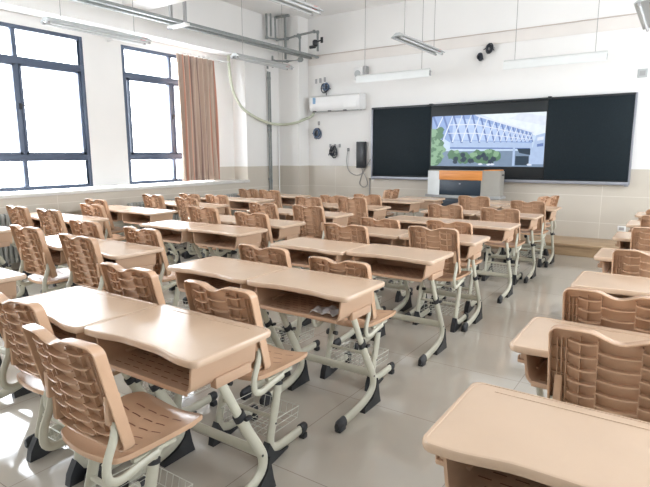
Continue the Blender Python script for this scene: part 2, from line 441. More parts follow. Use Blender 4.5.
# ------------------------------------------------------------------ wall things on the front wall
t = empty('air_conditioner', (-5.70, YF, 2.28))
t.scale = (1.07, 1, 1); tag(t, 'white wall-mounted split air conditioner left of the blackboard', 'air conditioner')
q = MB(); prof = [(-.0, .02), (-.17, 0), (-.215, .05), (-.225, .16), (-.215, .27), (-.18, .30), (0, .305)]
q.prism([(p[0], p[1]) for p in prof], -.53, .53, 'x'); q.build('housing', M['whitep'], t)
part_box('side_cap', M['whitep'], t, .53, .545, -.215, 0, .01, .298, bev=.006)
q = MB(); q.box(-.50, .50, -.20, -.06, -.004, .006); q.build('air_outlet', M['greyp'], t)
for k in range(3): part_box('louvre_clip', M['black'], t, -.46+k*.33, -.40+k*.33, -.222, -.19, -.006, .012)
part_box('energy_sticker', M['sticker'], t, -.46, -.40, -.227, -.222, .15, .27)
q = MB(); q.box(.20, .48, -.228, -.222, .06, .17); q.build('display_window', M['whitep'], t)

t = empty('wall_speaker', (-5.17, YF, 1.19))
tag(t, 'slim black wall speaker with hanging cable left of the blackboard', 'speaker')
part_box('cabinet', M['black'], t, -.09, .09, -.11, -.01, 0, .50, bev=.01)
part_box('grille', M['bezel'], t, -.075, .075, -.116, -.11, .02, .48, bev=.003)
part_box('bracket', M['greyp'], t, -.03, .03, -.02, 0, .1, .4)
c = MB()
c.tube(smooth_path([(-5.50, YF-.03, 1.52), (-5.52, YF-.03, 1.3), (-5.46, YF-.03, 1.12), (-5.30, YF-.03, 1.05), (-5.16, YF-.03, 1.10), (-5.02, YF-.03, 1.3), (-4.99, YF-.03, 1.36)], 6), .008, n=6)
c.tube(smooth_path([(-5.17, YF-.04, 1.19), (-5.16, YF-.03, 1.1), (-5.20, YF-.03, .98), (-5.22, YF-.03, .88), (-5.12, YF-.03, .82), (-5.05, YF-.03, .88), (-5.08, YF-.03, 1.0), (-5.14, YF-.03, 1.1)], 6), .008, n=6)
tag(c.build('hanging_cable', M['cgrey']), 'loose grey cable looping under the black wall speaker', 'cable')
c = MB(); c.tube([(-5.0, YF-.025, 1.0), (-5.0, YF-.025, .18)], .012, n=6)
tag(c.build('cable_conduit', M['cgrey']), 'thin vertical grey conduit below the left end of the blackboard', 'conduit')

def wall_box(name, x, z, w, h, label, cat, m='whitep', hole=True):
    r = empty(name, (x, YF, z)); tag(r, label, cat)
    yy = -.014 if z < 1.2 else 0
    part_box('face_plate', M[m], r, -w/2, w/2, -.012+yy, yy, -h/2, h/2, bev=.003)
    if hole: part_box('opening', M['greyp'], r, -w*.3, w*.3, -.014+yy, -.011+yy, -h*.28, h*.28)
    return r
wall_box('junction_box', -6.26, 2.89, .05, .09, 'small open box in the wall, leftmost of the trio above the air conditioner', 'wall box', 'greyp')
wall_box('junction_box', -6.16, 2.90, .05, .09, 'small open box in the wall, middle of the trio above the air conditioner', 'wall box', 'greyp')
wall_box('junction_box', -6.05, 2.91, .05, .09, 'small open box above the cable coil over the air conditioner', 'wall box', 'greyp')
wall_box('junction_box', -6.20, 2.07, .05, .08, 'small open box above the cable tuft under the air conditioner', 'wall box', 'greyp')
wall_box('junction_box', -5.50, 1.54, .05, .06, 'small black socket left of the black wall speaker', 'wall box', 'black')
wall_box('wall_socket', -.70, .345, .11, .08, 'white wall socket low on the tiled wall near the right edge', 'socket')
wall_box('wall_plate', -.62, 2.57, .12, .12, 'small grey cover plate high on the wall right of the blackboard', 'wall plate', 'fix')

def coil(x, z, s, seed, label, extra=3):
    r = random.Random(seed); c = MB()
    for k in range(5):
        R = s*r.uniform(.55, 1.0); cx, cz = r.uniform(-.3, .3)*s, r.uniform(-.3, .3)*s; ph = r.uniform(0, 6)
        pts = [(x+cx+R*.75*math.cos(ph+a*PI/6), YF-.03-.012*k, z+cz+R*math.sin(ph+a*PI/6)) for a in range(13)]
        c.tube(smooth_path(pts, 2), .011, n=6, mi=0 if k % 2 else 1)
    for k in range(extra):
        a = r.uniform(-PI, 0)
        c.tube(smooth_path([(x, YF-.05, z+s*.6), (x+s*.7*math.cos(a), YF-.06, z), (x+s*1.2*math.cos(a), YF-.05, z+s*1.4*math.sin(a))], 4), .009, n=6, mi=2 if k == 0 else 0)
    c.tube([(x, YF+.0, z+s), (x, YF-.05, z+s*.7)], .012, n=6)
    c.mi = c.mi; return tag(c.build('cable_coil', [M['cblack'], M['cblue'] if seed < 4 else M['cblack'], M['cgrey']]), label, 'cable coil')
coil(-6.0, 2.74, .10, 1, 'blue and black cable coil hanging above the air conditioner')
coil(-6.22, 1.88, .09, 2, 'tuft of black and blue cables under the air conditioner', 5)
coil(-5.83, 1.50, .10, 5, 'dark cable coil hung from boxes left of the wall speaker')
coil(-2.80, 3.14, .075, 7, 'black and blue cable coil high on the wall above the display')
coil(-2.94, 3.02, .055, 9, 'small loose cable loop just below left of the coil above the display', 2)
for k, xx in enumerate((-5.92, -5.81, -5.70)):
    wall_box('junction_box', xx, 1.62, .045, .07, 'small open box above the dark coil, %s of three in a row' % ('left', 'middle', 'right')[k], 'wall box', 'greyp')

# small white speaker box with a round grille, on the wall above the air conditioner
t = empty('wall_loudspeaker', (-5.18, YF, 2.94))
tag(t, 'small white box speaker with round grille high on the front wall', 'speaker')
part_box('cabinet', M['whitep'], t, -.12, .07, -.16, -.03, -.11, .11, bev=.012)
q = MB(); q.lathe([(.065, 0), (.065, -.006), (.055, -.010), (.03, -.012)], (-.03, -.16, -.01), 20, 0, 'y'); q.build('grille', M['fix'], t)
part_box('bracket', M['greyp'], t, .07, .12, -.12, 0, -.13, .13, bev=.004)

# refrigerant hose between the recess and the air conditioner
c = MB()
c.tube(smooth_path([(XL-.17, 7.33, 3.25), (XL-.15, 7.33, 2.95), (XL-.10, 7.36, 2.6), (XL-.02, 7.50, 2.32), (XL+.06, 7.80, 2.15), (XL+.12, 8.12, 2.06), (XL+.12, 8.42, 2.05), (XL+.25, 8.50, 2.05), (-6.44, 8.50, 2.08), (-6.40, 8.70, 2.15), (-6.33, 8.80, 2.20), (-6.24, 8.78, 2.265)], 6), .026, n=8)
tag(c.build('refrigerant_hose', M['hose']), 'sagging pale green insulated hose from the window recess to the air conditioner', 'hose')

# vertical riser pipes by the corner
for k, (yy, lab) in enumerate(((8.18, 'left grey riser pipe standing against the wall beside the corner column'), (8.235, 'right grey riser pipe standing against the wall beside the corner column'))):
    c = MB(); c.tube([(XL+.05, yy, 0), (XL+.05, yy, 3.05)], .016, n=10)
    for zz in (.9, 1.9, 2.9): c.tube([(XL+.05, yy, zz), (XL+.05, yy, zz+.05)], .021, n=10)
    c.box(XL+.01, XL+.06, yy-.012, yy+.012, 2.0, 2.03); c.box(XL+.01, XL+.06, yy-.012, yy+.012, .95, .98)
    tag(c.build('riser_pipe', M['galv']), lab, 'pipe', 'riser pipes')
c = MB(); c.tube([(XL+.03, 8.50, 0), (XL+.03, 8.50, 2.04)], .012, n=8)
tag(c.build('thin_riser', M['whitep']), 'thin white vertical conduit on the tiled wall beside the corner column', 'pipe')

# sprinkler and water pipes below the ceiling in the corner
c = MB(); zt = ZC
P = lambda *a: smooth_path(a, 1)
def pipe(pts, r=.022):
    c.tube(pts, r, n=8)
    for p in pts[1:-1]: c.lathe([(.0, -r*1.5), (r*1.3, -r*1.2), (r*1.5, 0), (r*1.3, r*1.2), (0, r*1.5)], p, 8)
pipe([(-6.85, 8.10, 4.09), (-6.85, 8.10, 3.66), (-6.80, 8.35, 3.66), (-6.62, 8.44, 3.67), (-6.35, 8.44, 3.70), (-5.98, 8.44, 3.72), (-5.90, 8.44, 3.70), (-5.90, 8.44, 3.36)])
pipe([(-6.78, 8.14, 4.09), (-6.78, 8.14, 3.68)], .018)
pipe([(-6.80, 8.30, 4.06), (-6.80, 8.30, 3.66)], .018)
pipe([(-6.70, 8.48, 4.09), (-6.70, 8.48, 3.30)], .024)
pipe([(-6.45, 8.44, 3.70), (-6.32, 8.44, 3.66), (-6.32, 8.44, 3.33)])
tag(c.build('ceiling_pipework', M['galv']), 'grey pipework dropping from the ceiling in the corner above the riser pipes', 'pipe')
c = MB(); pipe([(-6.90, 8.16, 3.10), (-6.90, 8.16, 3.22), (-6.86, 8.30, 3.26), (-6.60, 8.40, 3.24), (-6.25, 8.40, 3.24)], .02)
pipe([(-6.82, 8.22, 3.12), (-6.82, 8.22, 3.34)], .02)
c.lathe([(.03, -.05), (.045, -.03), (.045, .03), (.03, .05)], (-6.28, 8.40, 3.24), 10, 0, 'x')
tag(c.build('valve_pipe', M['galv']), 'bent grey pipe with a dark valve just under the cable rails', 'pipe')
c = MB(); c.lathe([(.03, -.06), (.05, -.04), (.05, .04), (.03, .06)], (-5.93, 8.40, 3.50), 10, 0, 'z')
c.tube([(-5.90, 8.40, 3.52), (-5.78, 8.40, 3.54)], .014, n=6); c.tube([(-5.78, 8.40, 3.49), (-5.78, 8.40, 3.59)], .03, .012, n=8)
c.tube([(-6.05, 8.40, 3.44), (-5.93, 8.40, 3.44)], .03, n=8)
tag(c.build('pipe_valve', M['black']), 'black valve with hand wheel on the corner pipework', 'valve')
c = MB(); c.box(-6.82, -6.48, 8.30, 8.36, 4.04, 4.075, bev=.004); tag(c.build('pipe_bracket', M['galv']), 'dark steel bracket fixed to the ceiling above the corner pipework', 'bracket')

# twin cable rails hung under the ceiling, parallel to the windows
RX, RZ = -6.28, 3.34
t = empty('cable_rail', (RX, 3.0, RZ)); tag(t, 'pair of long grey steel cable rails hung along the window wall', 'cable rail')
for dx in (-.085, .085):
    q = MB(); a = dx
    q.box(a-.027, a+.027, -6.1, 5.86, -.02, -.014); q.box(a-.027, a-.021, -6.1, 5.86, -.014, .02); q.box(a+.021, a+.027, -6.1, 5.86, -.014, .02)
    q.build('rail', M['galv'], t)
for yy in (2.45, -.6):
    for dx in (-.15, .15): part_box('hanger', M['greyp'], t, dx-.02, dx+.02, yy-.02, yy+.02, -.03, ZC-RZ, bev=.003)
    part_box('cross_bracket', M['whitep'], t, -.19, .19, yy-.05, yy+.05, -.055, -.021, bev=.004)
    part_box('bracket_bolt', M['black'], t, -.21, -.16, yy-.03, yy+.03, -.065, -.04, bev=.004)

# ------------------------------------------------------------------ lamps hung on wires
def make_lamp(L=1.34):
    r = empty('hanging_batten_light')
    q = MB(); h = L/2
    # shallow reflector, runs along local y
    prof = [(-.03, .05), (.03, .05), (.10, .0), (.096, -.006), (.03, .012), (-.03, .012), (-.096, -.006), (-.10, 0)]
    q.prism(prof, -h, h, 'y'); q.build('reflector', M['fix'], r)
    for dx in (-.05, .05):
        q = MB(); q.tube([(dx, -h+.02, -.014), (dx, h-.02, -.014)], .013, n=10); q.build('tube', M['tube'], r)
        for e in (-1, 1):
            q = MB(); q.tube([(dx, e*(h-.025), -.014), (dx, e*(h+.008), -.014)], .016, n=8); q.build('lamp_holder', M['greyp'], r)
    q = MB(); q.box(-.02, .055, h-.11, h-.05, .005, .036); q.build('red_tag', M['red'], r)
    for e in (-1, 1):
        q = MB(); q.tube([(0, e*h*.72, .05), (0, e*h*.72, 1.19)], .004, n=6); q.build('suspension_wire', M['cgrey'], r)
    return r
ZL = ZC-1.19
lamp = make_lamp(); LK = kid_map(lamp)
spots = [(-5.98, 3.98, 0, 'white batten light hanging in front of the left window'),
         (-5.76, 6.72, 0, 'white batten light hanging between the curtain and the corner pipes'),
         (-3.32, 4.05, 0, 'white batten light cut by the top edge right of the pipework'),
         (-3.14, 6.92, 0, 'white batten light hanging lengthwise over the room before the display'),
         (-.47, 6.92, 0, 'white batten light at the top right corner of the photo')]
for i, (x, y, a, lab) in enumerate(spots):
    o = lamp if i == 0 else copy_tree(lamp, LK)
    o.location = (x, y, ZL); o.rotation_euler = (0, 0, a); tag(o, lab, 'ceiling light', 'hanging batten lights')
# the two blackboard lights: slanted hood reflectors
def make_board_light():
    r = empty('blackboard_light'); h = .68
    q = MB(); prof = [(-.075, .02), (-.06, .055), (.05, .075), (.08, .03), (.07, .03), (.045, .062), (-.05, .045), (-.068, .012)]
    prof = [(-.05, -.055), (-.055, -.03), (-.04, .06), (.0, .085), (.08, .03), (.075, .02), (.0, .07), (-.03, .05), (-.043, -.03), (-.04, -.055)]
    q.prism(prof, -h, h, 'x'); q.build('hood', M['hood'], r)
    q = MB(); q.tube([(-h+.03, .02, .0), (h-.03, .02, .0)], .014, n=10, ref=(0, 1, 0)); q.build('tube', M['tube'], r)
    q = MB(); q.box(-h+.004, -h+.02, -.035, .05, -.03, .05); q.build('end_cap', M['greyp'], r)
    q = MB(); q.box(h-.02, h-.004, -.035, .05, -.03, .05); q.build('end_cap', M['greyp'], r)
    for e in (-1, 1):
        q = MB(); q.tube([(e*h*.78, 0, .08), (e*h*.78, 0, 1.37)], .004, n=6, ref=(0, 1, 0)); q.build('suspension_wire', M['cgrey'], r)
    return r
bl = make_board_light(); BK = kid_map(bl)
for i, (x, lab) in enumerate(((-4.21, 'white hooded blackboard light hanging above the left half of the blackboard'), (-1.68, 'white hooded blackboard light hanging above the right half of the blackboard'))):
    o = bl if i == 0 else copy_tree(bl, BK); o.location = (x, 8.2, ZC-1.37); tag(o, lab, 'ceiling light', 'blackboard lights')

# ------------------------------------------------------------------ curtain and rod, radiators
def curtain(y0, y1, label):
    n = 96; mz = 10; vs = []; uvs = []
    for j in range(mz+1):
        z = 1.0+(3.10-1.0)*j/mz; sp = 1+.06*(1-j/mz)
        for i in range(n+1):
            u = i/n; yy = y0+(y1-y0)*(u*sp if True else u)
            x = -7.10+.045*math.sin(u*2*PI*8+.5*math.sin(3*j/mz))*(1-.35*j/mz)+.012*math.sin(u*37+j*.4)
            vs.append((x, yy, z)); uvs.append((u, j/mz))
    fs = [(j*(n+1)+i, j*(n+1)+i+1, (j+1)*(n+1)+i+1, (j+1)*(n+1)+i) for j in range(mz) for i in range(n)]
    me = D.meshes.new('curtain'); me.from_pydata(vs, [], fs)
    uv = me.uv_layers.new(name='UVMap')
    for p in me.polygons:
        p.use_smooth = True
        for li in p.loop_indices: uv.data[li].uv = uvs[me.loops[li].vertex_index]
    me.materials.append(M['curtain'])
    o = D.objects.new('curtain', me); COL.objects.link(o)
    s = o.modifiers.new('thick', 'SOLIDIFY'); s.thickness = .004
    return tag(o, label, 'curtain')
curtain(6.09, 6.93, 'tan and brown striped curtain gathered at the right of the window')
c = MB(); c.tube([(-7.10, 4.9, 3.13), (-7.10, 7.3, 3.13)], .012, n=8, mi=0)
for k in range(14):
    c.tube([(-7.10, 6.03+k*.06, 3.13), (-7.10, 6.045+k*.06, 3.13)], .02, n=8)
c.box(-7.28, -7.09, 4.95, 4.97, 3.12, 3.14); c.box(-7.28, -7.09, 7.2, 7.22, 3.12, 3.14)
c.mi = c.mi
tag(c.build('curtain_rod', M['whitep']), 'thin white curtain rod above the curtained window', 'curtain rod')

def radiator(y0, n, label):
    r = empty('radiator', (XL-.02, y0, .12)); tag(r, label, 'radiator', 'radiators under the window sill')
    q = MB(); L = n*.06
    for k in range(n):
        q.box(.05, .13, k*.06+.008, k*.06+.052, 0, .62, bev=.012)
    q.build('fins', M['rad'], r)
    q = MB(); q.tube([(.09, 0, .04), (.09, L, .04)], .018, n=8); q.tube([(.09, 0, .58), (.09, L, .58)], .018, n=8)
    for yy in (0.1, L-.1): q.box(-.04, .06, yy, yy+.02, .3, .33); q.tube([(.09, yy, -.12), (.09, yy, .02)], .012, n=6)
    q.build('header_pipe', M['rad'], r); return r
# wall under the sill is set back, radiators stand just in front of it
radiator(2.3, 18, 'pale ribbed radiator under the left window, partly behind the nearest chairs')
radiator(4.85, 20, 'pale ribbed radiator under the pillar and the middle window')
radiator(6.35, 16, 'pale ribbed radiator under the curtain')

# ------------------------------------------------------------------ the school desk
WD, DD, HT = .680, .425, .76
def desk_outline(inset=0.):
    hw = WD/2-inset; pts = []
    def arc(cx, cy, r, a0, a1, n=6):
        for k in range(n+1):
            a = math.radians(a0+(a1-a0)*k/n); pts.append((cx+r*math.cos(a), cy+r*math.sin(a)))
    r = .036-inset*.6
    y0, y1_ = inset, DD-inset
    # scooped front edge, going left to right
    arc(-hw+r, y0+r, r, 180, 270)
    for k in range(0, 25):
        x = -hw+r+.02+(2*hw-2*r-.04)*k/24
        u = min(1, max(0, (abs(x)-.09)/.175)); s_ = u*u*(3-2*u)
        pts.append((x, y0+.026*(1-s_)))
    arc(hw-r, y0+r, r, 270, 360)
    r2 = .03
    arc(hw-r2, y1_-r2, r2, 0, 90, 4); arc(-hw+r2, y1_-r2, r2, 90, 180, 4)
    return pts
def make_desk():
    r = empty('school_desk')
    q = MB()
    rings = [(.010, HT-.030), (.002, HT-.026), (0, HT-.018), (0, HT-.008), (.003, HT-.002), (.008, HT), (.013, HT), (.014, HT-.002)]
    loops = [[(x, y, z) for x, y in desk_outline(i)] for i, z in rings]
    n = len(loops[0]); vs = [p for l in loops for p in l]
    fs = [(a*n+j, a*n+(j+1) % n, (a+1)*n+(j+1) % n, (a+1)*n+j) for a in range(len(loops)-1) for j in range(n)]
    q.add(vs, fs, 0, True)
    q.add([(x, y, z-.00001) for x, y, z in loops[-1]], [list(range(n))], 0, False); q.add(loops[0], [list(range(n))[::-1]], 0, False)
    # pencil groove with its raised lip near the far edge
    q.box(-.26, .26, DD-.050, DD-.046, HT-.004, HT-.0005); q.box(-.26, .26, DD-.046, DD-.036, HT-.004, HT-.0026, mi=1)
    q.build('desktop', [M['desk'], M['tray']], r)
    # open book tray
    q = MB(); zt_, zb, hw, rr, th = HT-.028, .605, .285, .045, .009
    def prof(hw_, zb_, rr_, hwt):
        p = [(-hwt, zt_)]
        for k in range(6): a = math.radians(180+90*k/5); p.append((-hw_+rr_+rr_*math.cos(a), zb_+rr_+rr_*math.sin(a)))
        for k in range(6): a = math.radians(270+90*k/5); p.append((hw_-rr_+rr_*math.cos(a), zb_+rr_+rr_*math.sin(a)))
        p.append((hwt, zt_)); return p
    A = prof(hw-.006, zb, rr, hw+.004); B = prof(hw-.006-th, zb+th, rr-th*.6, hw+.004-th)
    ya, yb = .035, .375; m_ = len(A)
    vs = [(x, ya, z) for x, z in A]+[(x, yb, z) for x, z in A]+[(x, ya, z) for x, z in B]+[(x, yb-.01, z) for x, z in B]
    fs = []
    for k in range(m_-1):
        fs += [(k, k+1, m_+k+1, m_+k), (2*m_+k, 3*m_+k, 3*m_+k+1, 2*m_+k+1), (k, 2*m_+k, 2*m_+k+1, k+1)]
    q.add(vs, fs, 0, True)
    q.add([(x, yb, z) for x, z in A], [list(range(m_))], 0, False); q.add([(x, yb-.01, z) for x, z in B], [list(range(m_))], 0, False)
    q.box(-hw+.03, hw-.03, ya-.003, ya+.006, zb-.003, zb+.016, bev=.002)
    # dark strips on the tray floor, painted shade of its ventilation slots
    for iy in range(7):
        for ix in range(8):
            xx = -.215+ix*.058+(.029 if iy % 2 else 0); q.box(xx-.018, xx+.018, ya+.045+iy*.038, ya+.049+iy*.038, zb+th-.001, zb+th+.0008, mi=1)
    # rails on the outside of the tray where the legs bolt on
    for s in (-1, 1):
        q.box(s*.270-.016, s*.270+.016, .15, .345, zb-.012, zb+.03, bev=.003)
    q.build('book_tray', [M['tray'], M['slot']], r)
    lx = .262
    for s in (-1, 1):
        q = MB()
        q.tube([(0, .19, .608), (0, .235, .52), (0, .297, .40)], .013, .021, n=12)
        low = smooth_path([(0, .288, .42), (0, .335, .33), (0, .392, .235), (0, .425, .165), (0, .410, .105), (0, .33, .065), (0, .20, .045), (0, .075, .036)], 4)
        q.tube(low, .017, .026, n=12)
        q.lathe([(.006, 0), (.006, .002*s)], (.0175*s, .405, .19), 8, 1, 'x')
        lg = q.build('leg', [M['steel'], M['black']], r, (s*lx, 0, 0))
        q = MB(); q.tube([(0, .283, .43), (0, .291, .414), (0, .297, .402)], .020, .029, n=12); q.box(.012, .030, .300, .335, .395, .41, bev=.003); q.build('collar', M['black'], lg)
        q = MB(); q.tube([(0, .105, .038), (0, .075, .036), (0, .045, .035), (0, .03, .036)], .021, .034, n=12, rad=[1, 1, .95, .6]); q.box(-.019, .019, .038, .10, 0, .03, bev=.006); q.build('end_cap', M['black'], lg)
        q = MB(); q.prism([(.452, .16), (.435, .10), (.39, .055), (.30, .03), (.30, 0), (.49, 0), (.475, .05), (.462, .12)], -.018, .018, 'x'); q.build('foot_wedge', M['black'], lg)
    q = MB(); q.tube([(-lx, .40, .205), (lx, .40, .205)], .024, .015, n=12, ref=(0, 0, 1)); q.build('crossbar', M['steel'], r)
    q = MB(); q.tube([(-lx, .20, .598), (lx, .20, .598)], .012, .012, n=8, ref=(0, 0, 1)); q.build('tray_support', M['steel'], r)
    q = MB(); q.box(-.304, -.286, .058, .072, .69, .724, bev=.002); q.box(-.312, -.284, .052, .078, .676, .69, bev=.003); q.box(-.314, -.308, .054, .076, .678, .702, bev=.002); q.build('bag_hook', M['tray'], r)
    return r

# ------------------------------------------------------------------ the school chair
def backY(x, z): return .095*(.875-z)/.395+.024*(x/.215)**2-.006
def make_chair():
    r = empty('school_chair')
    hw, z0, rc = .211, .484, .030
    def ztop(x):
        u = abs(x)/hw
        z = .852+.024*(1-math.cos(PI*min(u/.42, 1)))/2-.006*max(0, (u-.55)/.45)
        if u*hw > hw-rc: d = abs(x)-(hw-rc); z -= rc-math.sqrt(max(0, rc*rc-d*d))
        return z
    def zbot(x):
        d = abs(x)-(hw-rc); z = z0+.012*math.cos(x/hw*PI/2)
        return z+(rc-math.sqrt(max(0, rc*rc-d*d)) if d > 0 else 0)
    q = MB(); N = 32; K = 10; th = .006
    xs = [hw*math.sin(PI/2*(-1+2*i/N)) for i in range(N+1)]
    F = []; Bk = []
    for j in range(K+1):
        for x in xs:
            z = zbot(x)+(ztop(x)-zbot(x))*j/K
            F.append((x, backY(x, z)+th, z)); Bk.append((x, backY(x, z), z))
    g = [(j*(N+1)+i, j*(N+1)+i+1, (j+1)*(N+1)+i+1, (j+1)*(N+1)+i) for j in range(K) for i in range(N)]
    q.add(F, g, 0, True); q.add(Bk, g, 0, True)
    # rolled rim round the shell, deep towards the rear
    out = [(x, zbot(x)) for x in xs]+[(xs[-1], zbot(hw)+(ztop(hw)-zbot(hw))*k/8) for k in range(1, 8)]+[(x, ztop(x)) for x in xs[::-1]]+[(xs[0], zbot(hw)+(ztop(hw)-zbot(hw))*k/8) for k in range(7, 0, -1)]
    n = len(out); vs = []
    for i, (x, z) in enumerate(out):
        a = out[i-1]; c_ = out[(i+1) % n]; tx, tz = c_[0]-a[0], c_[1]-a[1]; l = math.hypot(tx, tz) or 1
        nx, nz = -tz/l, tx/l          # inward
        y = backY(x, z)
        for (ins, dy) in ((0, th+.001), (-.003, -.004), (-.002, -.034), (.001, -.037), (.005, -.034), (.006, 0)):
            vs.append((x+nx*ins, y+dy, z+nz*ins))
    m_ = 6
    q.add(vs, [(i*m_+k, ((i+1) % n)*m_+k, ((i+1) % n)*m_+(k+1) % m_, i*m_+(k+1) % m_) for i in range(n) for k in range(m_)], 0, True)
    # ribs on the rear
    def rib(pts, t_, dep, vert):
        vs = []
        for x, z in pts:
            y = backY(x, z)
            for s_, dd in ((-1, 0.002), (-1, -dep), (1, -dep), (1, 0.002)):
                vs.append((x+(s_*t_ if vert else 0), y+dd, z+(0 if vert else s_*t_)))
        L = len(pts)
        q.add(vs, [(i*4+k, i*4+k+1, (i+1)*4+k+1, (i+1)*4+k) for i in range(L-1) for k in range(3)], 0, False)
        q.add(vs[:4], [(0, 1, 2, 3)], 0, False); q.add(vs[-4:], [(0, 1, 2, 3)], 0, False)
    for x in (-.186, -.172, -.158, .158, .172, .186):
        rib([(x, .52+.031*k) for k in range(11)], .0012, .016, True)
    for x in (-.115, .115): rib([(x, .51+.034*k) for k in range(11)], .0015, .014, True)
    for x in (-.062, .062): rib([(x, .505+.0345*k) for k in range(11)], .0022, .018, True)
    for xa, xb, zo in ((-.15, -.062, .006), (-.062, .062, -.020), (.062, .15, .006)):
        for k in range(7):
            z = .525+zo+.0495*k
            rib([(xa+(xb-xa)*t/6, z+.007*((t/6-.5)*2)**2) for t in range(7)], .0026, .026, False)
    for s in (-1, 1):
        for k in range(6): rib([(s*(.15+.055*t/3), .545+.05*k) for t in range(4)], .0012, .010, False)
        q.box(s*.180-.013, s*.180+.013, .052, .105, .500, .60, bev=.006)
        q.box(s*.180-.013, s*.180+.013, .034, .085, .59, .69, bev=.006)     # sockets that take the supports
    q.build('backrest', M['chair'], r)
    # seat: dished, wings turned up, short slots as dark strips for their shade
    q = MB(); N, K = 24, 20
    def S(u, v):
        w = .204*(1-.10*(1-v)**2)*(1-.05*max(0, v-.8)/.2)
        x = u*w; y = .040+.420*v-(.020*(abs(u)**3) if v > .5 else 0)*(v-.5)*2+.02*(1-v)*u*u
        z = .443+.024*u*u*(.4+.6*v)+.006*(1-v)-.016*math.exp(-((v-.40)/.25)**2)*(1-u*u)-.018*max(0, (v-.86)/.14)**2*(1-.7*u*u)
        return x, y, z
    sp = lambda t_: (1-math.cos(PI*t_))/2
    top_, bot_ = [], []
    def squ(u, v):    # round the four corners
        a, b_ = u, 2*v-1
        k = .16; return a*math.sqrt(max(0, 1-k*b_**6)), (b_*math.sqrt(max(0, 1-k*.7*a**6))+1)/2
    for j in range(K+1):
        for i in range(N+1):
            u, v = squ(-1+2*sp(i/N), sp(j/K)); x, y, z = S(u, v)
            top_.append((x, y, z)); bot_.append((x*.965, .25+(y-.25)*.96, z-.024))
    g = [(j*(N+1)+i, j*(N+1)+i+1, (j+1)*(N+1)+i+1, (j+1)*(N+1)+i) for j in range(K) for i in range(N)]
    q.add(top_, g, 0, True); q.add(bot_, [f[::-1] for f in g], 0, True)
    bi = [i for i in range(N+1)]+[j*(N+1)+N for j in range(1, K+1)]+[K*(N+1)+i for i in range(N-1, -1, -1)]+[j*(N+1) for j in range(K-1, 0, -1)]
    L = len(bi)
    ring = [top_[i] for i in bi]+[(lambda a, c_: (a[0]*1.012, .25+(a[1]-.25)*1.012, a[2]-.008))(top_[i], 0) for i in bi]+[(top_[i][0]*1.005, .25+(top_[i][1]-.25)*1.005, top_[i][2]-.020) for i in bi]+[bot_[i] for i in bi]
    q.add(ring, [(a*L+k, a*L+(k+1) % L, (a+1)*L+(k+1) % L, (a+1)*L+k) for a in range(3) for k in range(L)], 0, True)
    for iy in range(6):
        for ix in range(4):
            uc = -.60+.36*ix+(.18 if iy % 2 else 0)-.06; vc = .17+.118*iy
            vs = []
            for k in range(7):
                u = uc-.125+.25*k/6
                x, y, z = S(u, vc+.005*math.sin(k/6*PI)); vs += [(x, y-.003, z+.0008), (x, y+.003, z+.0008)]
            q.add(vs, [(2*k, 2*k+1, 2*k+3, 2*k+2) for k in range(6)], 1, False)
    q.build('seat', [M['chair'], M['slot']], r, fix=True)
    lx = .170
    for s in (-1, 1):
        q = MB()
        q.tube([(0, .215, .425), (0, .205, .36)], .012, .018, n=10)
        low = smooth_path([(0, .210, .375), (0, .192, .30), (0, .165, .20), (0, .142, .12), (0, .150, .072), (0, .20, .052), (0, .30, .052), (0, .385, .055)], 4)
        q.tube(low, .016, .024, n=12)
        q.lathe([(.005, 0), (.005, .002*s)], (.0165*s, .165, .19), 8, 1, 'x')
        lg = q.build('leg', [M['steel'], M['black']], r, (s*lx, 0, 0))
        q = MB(); q.tube([(0, .2115, .385), (0, .209, .368)], .018, .026, n=12); q.build('collar', M['black'], lg)
        q = MB(); q.tube([(0, .375, .055), (0, .41, .056), (0, .425, .056)], .020, .030, n=12, rad=[1, 1, .7]); q.box(-.017, .017, .385, .42, 0, .03, bev=.005); q.build('end_cap', M['black'], lg)
        q = MB(); q.prism([(.118, .11), (.150, .055), (.20, .032), (.26, .028), (.25, .02), (.14, 0), (.075, 0), (.085, .05)], -.019, .019, 'x'); q.build('foot_wedge', M['black'], lg)
        q = MB(); pth = smooth_path([(0, .215, .418), (0, .13, .405), (0, .06, .392), (0, .018, .412), (0, .016, .47), (0, .045, .54), (0, .060, .60)], 4)
        q.tube(pth, .012, .016, n=10); q.build('back_support', M['steel'], r, (s*.193, 0, 0))
        part = MB(); part.box(-.012, .012, .12, .30, .414, .43, bev=.003); part.build('seat_rail', M['steel'], r, (s*.175, 0, 0))
    q = MB(); q.tube([(-lx, .165, .215), (lx, .165, .215)], .011, n=8, ref=(0, 0, 1)); q.build('crossbar', M['steel'], r)
    q = MB(); q.tube([(-lx, .24, .405), (lx, .24, .405)], .012, n=8, ref=(0, 0, 1)); q.build('crossbar', M['steel'], r)
    q = MB()
    for k in range(9):
        x = -.15+.0375*k; q.tube([(x, .14, .185), (x, .15, .115), (x, .38, .115), (x, .395, .175)], .0017, n=4)
    for (y, z) in ((.14, .185), (.15, .115), (.20, .115), (.26, .115), (.32, .115), (.38, .115), (.395, .175)): q.tube([(-.152, y, z), (.152, y, z)], .0021, n=4, ref=(0, 0, 1))
    for s in (-1, 1):
        q.tube([(s*.152, .14, .185), (s*.152, .395, .175)], .0024, n=4); q.tube([(s*.152, .145, .150), (s*.152, .387, .145)], .0017, n=4)
    q.build('wire_basket', M['wire'], r)
    q = MB(); q.tube([(-.13, .195, .30), (-.19, .195, .30)], .014, n=10, ref=(0, 0, 1)); q.tube([(-.19, .195, .30), (-.205, .195, .30)], .022, n=8, ref=(0, 0, 1)); q.build('adjusting_knob', M['black'], r)
    return r

